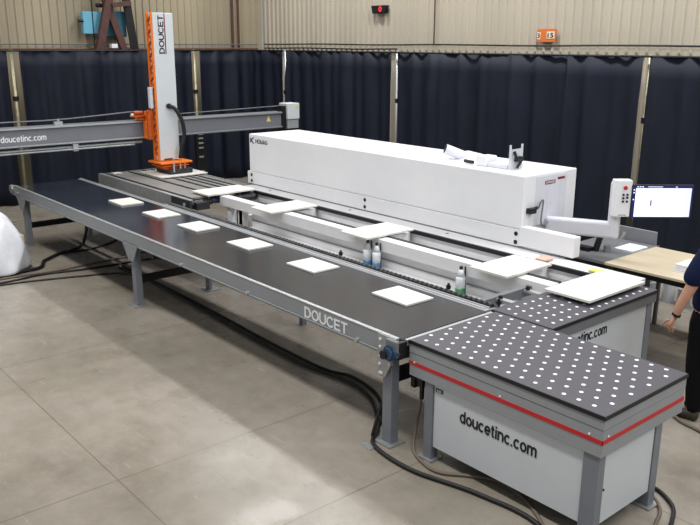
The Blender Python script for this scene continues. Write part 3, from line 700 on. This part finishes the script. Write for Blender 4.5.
# mast
ma = obj('mast', box(-11.74, -11.60, 5.885, 6.235, 1.17, 3.45), 'mast', t, bevel=.01)
stroke_text(ma, 'DOUCET', (-11.5995, 6.065, 2.84), (0, 0, 1), (0, -1, 0), .57, .09, 'letterk', .17)
obj('underline', box(-11.60, -11.598, 6.078, 6.096, 2.83, 3.44), 'magenta', ma)
tr = obj('mast_truss', boxes([(-11.62, -11.60, 5.855, 5.882, 1.17, 3.46), (-11.76, -11.73, 5.850, 5.882, 1.17, 3.46)]), 'orange', t)
bm2 = bmesh.new()
for k in range(12):
    z = 1.25+k*.18; bar(bm2, (-11.62, 5.868, z), (-11.74, 5.868, z+.09), .02, .02); bar(bm2, (-11.74, 5.868, z+.09), (-11.62, 5.868, z+.18), .02, .02)
obj('truss_lacing', bm2, 'oranged', tr)
obj('mast_cover', box(-11.72, -11.64, 5.79, 5.845, 2.0, 2.33), 'mast', t, bevel=.01)
cr = obj('carriage', boxes([(-11.88, -11.74, 5.78, 5.88, 1.50, 1.95), (-11.87, -11.74, 5.75, 5.78, 1.52, 1.80), (-11.90, -11.745, 5.88, 6.2, 1.52, 1.80), (-12.0, -11.86, 5.68, 5.80, 1.81, 1.86)]), 'orange', t, bevel=.008)
bm2 = bmesh.new(); cyl(bm2, (-11.85, 5.60, 1.93), (-11.85, 5.74, 1.93), .028); B(bm2, -11.92, -11.8, 5.56, 5.78, 1.865, 1.89); cyl(bm2, (-11.72, 5.77, 1.95), (-11.66, 5.77, 1.95), .03); B(bm2, -11.70, -11.66, 5.74, 5.79, 1.55, 1.92)
obj('carriage_motor', bm2, 'oranged', cr)
bm2 = bmesh.new(); cyl(bm2, (-11.85, 5.55, 1.90), (-11.85, 5.58, 1.90), .025); obj('motor_cap', bm2, 'cream', cr)
hs = obj('hose', tube(bmesh.new(), [(-11.58, 6.08, 2.03), (-11.53, 6.14, 2.0), (-11.50, 6.20, 1.90), (-11.49, 6.255, 1.75), (-11.49, 6.27, 1.55), (-11.5, 6.22, 1.38), (-11.53, 6.20, 1.2)], .032, n=12), 'cable', t, smooth=True)
bm2 = bmesh.new(); cyl(bm2, (-11.60, 6.07, 2.03), (-11.56, 6.08, 2.035), .04); obj('hose_collar', bm2, 'black', hs)
gp = obj('gripper_plate', boxes([(-11.88, -11.42, 5.80, 6.36, 1.13, 1.16), (-11.84, -11.46, 5.84, 6.32, 1.085, 1.10)]), 'orange', t, bevel=.01)
obj('gripper_frame', boxes([(-11.80, -11.50, 5.90, 6.28, 1.04, 1.13), (-11.8, -11.6, 5.95, 6.1, 1.165, 1.20)]), 'oranged', gp)
obj('gripper_pad', box(-11.9, -11.42, 5.95, 6.36, .965, 1.04), 'rubberg', t, bevel=.01)
bm2 = bmesh.new()
for a, b in ((-11.45, 6.15), (-11.48, 6.25), (-11.42, 6.02)): cyl(bm2, (a, b, 1.0), (a, b, 1.16), .015)
obj('suction_fitting', bm2, 'alu', gp)

# board lifted by the gripper
singleton('panel_board', box(-12.05, -11.28, 5.72, 6.55, .942, .960), 'board', 'wide white board lying under the black gripper pad', 'board', bevel=.002)
# hanging ladder-like cable rack near beam end
t = thing('cable_rack', 'black upright rack with white rungs between the mast and the white machine', 'rack', (-13.3, 7.7, 0))
obj('post', box(-13.34, -13.26, 7.49, 7.69, 0, 1.45), 'black', t)
for z in (1.33, 1.25, 1.16, 1.07, .90, .55): 
    obj('rung', box(-13.26, -13.235, 7.53, 7.62, z, z+.028 if z > .6 else z+.1), 'alu', t)

# ------------------------------------------------------------ boards
def board(name, x, y, z, lx, ly, th, lab, group, rz):
    t = bm = box(-lx/2, lx/2, -ly/2, ly/2, 0, th)
    o = obj(name, bm, ['board'], bevel=.002, label=lab, cat='board', group=group); o.location = (x, y, z); o.rotation_euler = (0, 0, R(rz)); return o
ords = ['white square board on the black belt farthest from the air table', 'second white board on the belt from its far left end', 'third white board on the black belt, mid left',
        'fourth white board on the black belt, right of centre', 'fifth white board on the belt, behind the DOUCET lettering', 'white board on the black belt nearest the red-striped air table']
for i, x in enumerate((-10.06, -9.04, -8.11, -7.01, -5.90, -4.64)):
    board('small_board', x+.01, 4.545, .8965, .44, .32, .018, ords[i], 'white boards on the black belt', (-1, 0, 1, -.5, 0, -1)[i]*1.2)
ords = ['long white board bridging the infeed table and the white machine bed', 'white board lying across the bed, second from left', 'white board lying across the middle of the machine bed',
        'white board across the bed, just left of the grey cross beam', 'white board resting on the corner of the dotted rear table']
for i, (x, y0, y1, z) in enumerate(((-9.72, 5.50, 6.28, .944), (-8.20, 5.50, 6.24, .944), (-6.43, 5.53, 6.25, .944), (-4.52, 5.54, 6.22, .944), (-3.65, 5.53, 6.40, .9345))):
    board('long_board', x, (y0+y1)/2, z, .455, y1-y0, .022, ords[i], 'white boards on the machine bed', 0)

# ------------------------------------------------------------ wood table, bench, goods
t = thing('work_table', 'pale wooden sheet table behind the rear air table', 'table', (-3.6, 7.5, 0))
obj('table_top', box(-4.23, -2.75, 7.04, 8.06, .825, .85), 'wood', t, bevel=.002)
for x in (-4.1, -2.85):
    for y in (7.12, 7.96): obj('leg', box(x-.018, x+.018, y-.018, y+.018, 0, .76), 'greyd', t)
obj('frame_rail', box(-4.15, -2.8, 7.09, 7.14, .76, .825), 'black', t); obj('frame_rail', box(-4.15, -2.8, 7.93, 7.98, .76, .825), 'black', t)
for i, (x, y, h, lab) in enumerate(((-3.52, 7.42, .06, 'stacked white papers at the near right of the wooden sheet'), (-3.42, 7.78, .06, 'flat white carton at the back of the wooden sheet'))):
    bm = bmesh.new()
    for k in range(4 if i == 0 else 2): B(bm, x-.10+.006*k, x+.26+.004*k, y-.15+.004*k, y+.15, .851+k*h/3, .851+(k+.75)*h/3)
    singleton('paper_stack' if i == 0 else 'carton', bm, 'paper', lab, 'papers' if i == 0 else 'carton')
for i, (x, y, h, lab) in enumerate(((-4.62, 8.75, .22, 'grey canister on the floor behind the wooden table, leftmost of three'), (-4.42, 8.85, .28, 'pale canister on the floor behind the wooden table, middle of three'), (-4.20, 8.80, .22, 'grey canister on the floor behind the wooden table, rightmost of three'))):
    bm = cyl(bmesh.new(), (x, y, 0), (x, y, h), .075, n=18); cyl(bm, (x, y, h), (x, y, h+.05), .03, n=12)
    singleton('canister', bm, 'panel' if i == 1 else 'grey', lab, 'canister')
t = thing('work_bench', 'dark grey bench with tools behind the machine, below the control arm', 'bench', (-4.6, 7.7, 0))
obj('bench_top', box(-4.95, -4.26, 7.12, 8.2, .80, .83), 'greyd', t)
obj('cabinet', box(-4.9, -4.3, 7.2, 8.15, .05, .80), 'rubberg', t)
obj('back_board', box(-4.80, -4.30, 8.17, 8.2, .83, .98), 'grey', t)
obj('leg', boxes([(-4.9, -4.86, 7.2, 7.24, 0, .05), (-4.34, -4.3, 7.2, 7.24, 0, .05), (-4.9, -4.86, 8.1, 8.14, 0, .05), (-4.34, -4.3, 8.1, 8.14, 0, .05)]), 'black', t)
t = thing('bench_tool', 'black handheld tool standing on the dark bench under the arm', 'tool', (-4.55, 7.5, .83))
bm = bmesh.new(); cyl(bm, (-4.6, 7.45, .83), (-4.58, 7.5, 1.0), .035); cyl(bm, (-4.62, 7.5, 1.0), (-4.45, 7.62, 1.05), .03); B(bm, -4.78, -4.62, 7.35, 7.45, .831, .87); obj('tool_body', bm, 'black', t)
bm = bmesh.new(); cyl(bm, (-4.5, 7.52, .831), (-4.5, 7.52, .90), .04); cyl(bm, (-4.44, 7.60, .90), (-4.40, 7.68, 1.04), .015); obj('nozzle', bm, 'steel', t)
singleton('paper_sheet', box(-4.50, -4.28, 7.66, 7.98, .831, .85), 'paper', 'white paper pad on the dark bench beside the wooden sheet', 'paper')

# ------------------------------------------------------------ wrapped white bundle at left
bm = bmesh.new(); n = 36; rings = []
for k, (z, s) in enumerate(((0, 1.0), (.06, 1.03), (.2, 1.0), (.40, .92), (.58, .80), (.72, .62), (.80, .38), (.83, .15))):
    ring = []
    for j in range(n):
        a = 2*math.pi*j/n; q = 1+.05*math.sin(5*a+k*.9)+.035*math.sin(8*a-1.7*k)+.025*math.sin(15*a+2.3*k)
        ring.append(bm.verts.new((-11.0+.50*s*q*math.cos(a), 2.95+.50*s*q*math.sin(a), z+.02*math.sin(4*a)*(1 if k > 1 else 0))))
    rings.append(ring)
for A, C in zip(rings, rings[1:]):
    for j in range(n): bm.faces.new((A[j], A[(j+1) % n], C[(j+1) % n], C[j]))
bm.faces.new(rings[0][::-1]); bm.faces.new(rings[-1])
o = obj('wrapped_bundle', bm, 'bag', smooth=True, label='crumpled white plastic sack on the floor at the left edge', cat='sack')
md = o.modifiers.new('s', 'SUBSURF'); md.levels = 1; md.render_levels = 2
singleton('floor_box', box(-11.9, -11.55, 3.35, 3.62, 0, .30), 'cream', 'small pale carton on the floor behind the white sack', 'carton', bevel=.006)

# ------------------------------------------------------------ cables on the floor
def flr(name, pts, r, m_, lab, z=None):
    return singleton(name, tube(bmesh.new(), [(p[0], p[1], (p[2] if len(p) > 2 else r)) for p in pts], r), m_, lab, 'cable', smooth=True)
C1 = [(-9.98, 4.35), (-9.15, 4.39), (-7.78, 4.33), (-6.64, 4.27), (-5.71, 4.24), (-5.12, 4.32), (-4.75, 4.27), (-4.45, 4.1), (-4.21, 3.89), (-4.04, 3.70), (-3.6, 3.66), (-3.07, 3.79), (-2.55, 3.80), (-1.9, 3.4)]
flr('floor_cable', C1, .017, 'cable', 'thick black cable running under the conveyor and past the red-striped table')
flr('floor_cable', [(-10.07, 4.43), (-7.84, 4.40), (-6.49, 4.34), (-5.49, 4.33), (-5.15, 4.42), (-4.71, 4.34), (-4.36, 4.08), (-4.17, 3.80, .014), (-4.14, 3.86, .25), (-4.10, 3.92, .40)], .014, 'cable', 'black cable under the conveyor rising beside its near end leg')
flr('floor_cable', [(-3.795, 3.955, .45), (-3.81, 3.95, .34), (-3.84, 3.95, .18), (-3.78, 3.87, .03), (-3.6, 3.80), (-3.44, 3.80), (-3.27, 3.93), (-3.08, 4.03), (-2.82, 3.98), (-2.59, 3.85), (-2.3, 3.6)], .013, 'cableb', 'light brown cable hanging from plugs and looping under the red-striped table')
flr('floor_cable', [(-10.29, 2.2), (-10.29, 2.86), (-10.31, 3.12), (-10.34, 3.46), (-10.23, 3.96), (-10.18, 4.59), (-10.16, 5.21)], .014, 'cable', 'black cable crossing beneath the conveyor nearest the white sack')
flr('floor_cable', [(-10.5, 2.4), (-10.47, 2.94), (-10.45, 3.27), (-10.40, 3.7), (-10.46, 4.22), (-10.47, 4.58), (-10.61, 5.12)], .014, 'cableb', 'brownish cable beneath the conveyor, between two black ones by the white sack')
flr('floor_cable', [(-10.62, 3.2), (-10.67, 3.51), (-10.95, 3.66), (-11.08, 3.80), (-11.24, 4.0), (-11.33, 4.25), (-11.6, 4.5, .03), (-11.65, 4.6, .3), (-11.65, 4.6, .75)], .024, 'cable', 'thick black hose curling up under the far end of the conveyor')
flr('floor_cable', [(-11.24, 4.1), (-11.24, 4.46), (-11.4, 4.84), (-11.61, 5.1)], .014, 'cable', 'short black cable in the shade under the far end of the conveyor')
flr('floor_cable', [(-10.25, 2.3), (-10.2, 2.85), (-10.13, 3.21), (-9.94, 3.8), (-9.74, 4.25), (-9.27, 4.36)], .012, 'cable', 'black cable swinging right under the conveyor from the white sack')
flr('floor_cable', [(-2.45, 4.78), (-2.33, 4.80), (-2.22, 4.75), (-2.12, 4.66), (-2.05, 4.51), (-1.98, 4.3), (-1.9, 4.0)], .014, 'cable', 'black cable curving past the right rear leg of the red-striped table')
flr('floor_cable', [(-2.40, 4.72), (-2.28, 4.69), (-2.17, 4.58), (-2.11, 4.42), (-2.05, 4.2)], .012, 'cableb', 'tan cable beside the black one at the right rear table leg')
flr('floor_cable', [(-3.05, 5.75), (-2.85, 5.95), (-2.7, 5.9), (-2.5, 5.85), (-2.2, 5.7)], .015, 'cableb', 'tan and dark cable on the floor by the feet of the standing person')
bm = bmesh.new(); B(bm, -3.82, -3.77, 3.93, 3.98, .52, .61); B(bm, -3.90, -3.86, 3.94, 3.98, .49, .57); cyl(bm, (-3.795, 3.955, .42), (-3.795, 3.955, .52), .018); bar(bm, (-3.88, 3.96, .56), (-3.70, 3.96, .60), .02, .02)
singleton('plug_connector', bm, 'black', 'pair of black plugs hanging at the left corner of the red-striped table', 'plug')
bm = bmesh.new(); B(bm, -4.14, -4.02, 3.64, 3.70, .0, .01); singleton('floor_clip', bm, 'alu', 'small metal cable clip on the floor beside the conveyor end leg', 'clip')

# ------------------------------------------------------------ person
def skin(name, V, E, m_, parent, root=0, sub=2, label=None, squash=None):
    bm = bmesh.new(); ly = bm.verts.layers.skin.verify(); org = ORG[parent.name]; vs = []
    for i, (co, r) in enumerate(V):
        v = bm.verts.new(Vector(co)-Vector((0, 0, 0))); rr_ = r if isinstance(r, tuple) else (r, r)
        v[ly].radius = rr_; v[ly].use_root = (i == root); vs.append(v)
    for a, b in E: bm.edges.new((vs[a], vs[b]))
    me = bpy.data.meshes.new(name); bm.to_mesh(me); bm.free(); me.materials.append(M[m_])
    o = bpy.data.objects.new(name, me); sc.collection.objects.link(o); o.parent = parent; ORG[o.name] = org
    sk = o.modifiers.new('Skin', 'SKIN'); sk.use_smooth_shade = True
    ss = o.modifiers.new('Sub', 'SUBSURF'); ss.levels = sub; ss.render_levels = sub
    return o
# local frame of the person: +y forward, +x to the person's right, z up
t = thing('person', 'person in navy short-sleeved shirt and black trousers at the right edge, arm hanging', 'person', (-2.70, 6.13, 0))
t.rotation_euler = (0, 0, R(95)); ORG[t.name] = Vector((0, 0, 0))
H_ = [  # body
 ((0, 0, .96), .12), ((0, -.01, 1.12), .115), ((0, -.01, 1.28), .125), ((0, -.01, 1.42), .10), ((0, .0, 1.50), .055), ((0, .02, 1.60), .075), ((0, .035, 1.68), .10), ((0, .03, 1.76), .085),
 ((-.17, -.01, 1.43), .06), ((-.235, .04, 1.28), .054), ((-.26, .09, 1.13), .047), ((-.27, .14, 1.0), .040), ((-.27, .17, .90), .028),
 ((.17, -.01, 1.43), .06), ((.23, 0, 1.28), .047), ((.26, .0, 1.13), .04), ((.27, .05, 1.0), .034), ((.27, .09, .90), .025),
 ((-.09, 0, .88), .09), ((-.10, .0, .70), .08), ((-.10, .02, .50), .058), ((-.10, -.01, .30), .055), ((-.10, -.02, .09), .038),
 ((.09, 0, .88), .09), ((.10, .0, .70), .08), ((.10, .02, .50), .058), ((.10, -.01, .30), .055), ((.10, -.02, .09), .038)]
E_ = [(0, 1), (1, 2), (2, 3), (3, 4), (4, 5), (5, 6), (6, 7), (3, 8), (8, 9), (9, 10), (10, 11), (11, 12), (3, 13), (13, 14), (14, 15), (15, 16), (16, 17), (0, 18), (18, 19), (19, 20), (20, 21), (21, 22), (0, 23), (23, 24), (24, 25), (25, 26), (26, 27)]
body = skin('body', H_, E_, 'skin', t)
for s in (-1, 1):   # hands
    wy = .17 if s < 0 else .09; P0 = Vector((s*.27, wy, .90)); d = Vector((0, .30, -.95)).normalized()
    skin('hand', [(P0-d*.01, .022), (P0+d*.04, (.036, .018)), (P0+d*.085, (.036, .016))], [(0, 1), (1, 2)], 'skin', body)
    for k, (ox, ln) in enumerate(((-.028, .065), (-.009, .075), (.010, .07), (.028, .055))):
        a = P0+d*.075+Vector((0, ox, ox*.3)); c = a+d*ln*.5+Vector((-s*.008, 0, 0)); e = c+d*ln*.45+Vector((-s*.022, 0, 0))
        skin('finger', [(a, .0095), (c, .0085), (e, .0075)], [(0, 1), (1, 2)], 'skin', body, sub=1)
    a = P0+d*.03+Vector((0, .03, .0)); c = a+d*.03+Vector((-s*.01, .028, 0)); e = c+d*.035+Vector((-s*.01, .008, 0))
    skin('thumb', [(a, .012), (c, .010), (e, .008)], [(0, 1), (1, 2)], 'skin', body, sub=1)
skin('shirt', [((0, 0, .90), (.215, .16)), ((0, -.005, 1.06), (.19, .145)), ((0, -.01, 1.25), (.20, .14)), ((0, -.01, 1.40), (.16, .11)), ((0, -.005, 1.475), (.075, .07)),
     ((-.19, .0, 1.42), .095), ((-.24, .05, 1.30), .088), ((-.26, .09, 1.17), .084), ((.19, -.01, 1.42), .085), ((.235, 0, 1.30), .075), ((.255, .0, 1.19), .072)],
     [(0, 1), (1, 2), (2, 3), (3, 4), (3, 5), (5, 6), (6, 7), (3, 8), (8, 9), (9, 10)], 'shirt', t, root=0)
skin('trousers', [((0, 0, 1.06), (.165, .12)), ((0, 0, .88), (.18, .14)), ((-.10, 0, .72), .11), ((-.105, .02, .50), .085), ((-.105, 0, .28), .078), ((-.105, -.01, .08), .07), ((.10, 0, .72), .11), ((.105, .02, .50), .085), ((.105, 0, .28), .078), ((.105, -.01, .08), .07)],
     [(0, 1), (1, 2), (2, 3), (3, 4), (4, 5), (1, 6), (6, 7), (7, 8), (8, 9)], 'trousers', t)
for s in (-1, 1):
    skin('shoe', [((s*.105, -.06, .05), (.042, .048)), ((s*.107, .04, .048), (.046, .044)), ((s*.112, .15, .036), (.042, .033))], [(0, 1), (1, 2)], 'shoe', t)
skin('hair', [((0, -.03, 1.66), .085), ((0, .0, 1.77), .098), ((0, .055, 1.80), .062)], [(0, 1), (1, 2)], 'hair', t)
bm = bmesh.new()
for s in (-1, 1):
    bmesh.ops.create_icosphere(bm, subdivisions=2, radius=.012, matrix=Matrix.Translation((s*.032, .125, 1.69)))
obj('eyes', bm, 'letterk', t)
bm = bmesh.new(); prism(bm, [(-.014, .12, 1.635), (.014, .12, 1.635), (0, .155, 1.64), (0, .125, 1.69)], (0, -.012, 0)); obj('nose', bm, 'skin', t)
bm = bmesh.new(); B(bm, -.024, .024, .105, .118, 1.60, 1.608); obj('mouth', bm, 'pink', t)
for s in (-1, 1):
    bm = bmesh.new(); bmesh.ops.create_icosphere(bm, subdivisions=2, radius=1, matrix=Matrix.Translation((s*.098, .02, 1.675)) @ Matrix.Diagonal((.012, .02, .032, 1)))
    obj('ear', bm, 'skin', t, smooth=True)
bm = bmesh.new(); cyl(bm, (-.27, .155, .935), (-.27, .162, .918), .036, n=16); obj('wristwatch', bm, 'black', t)
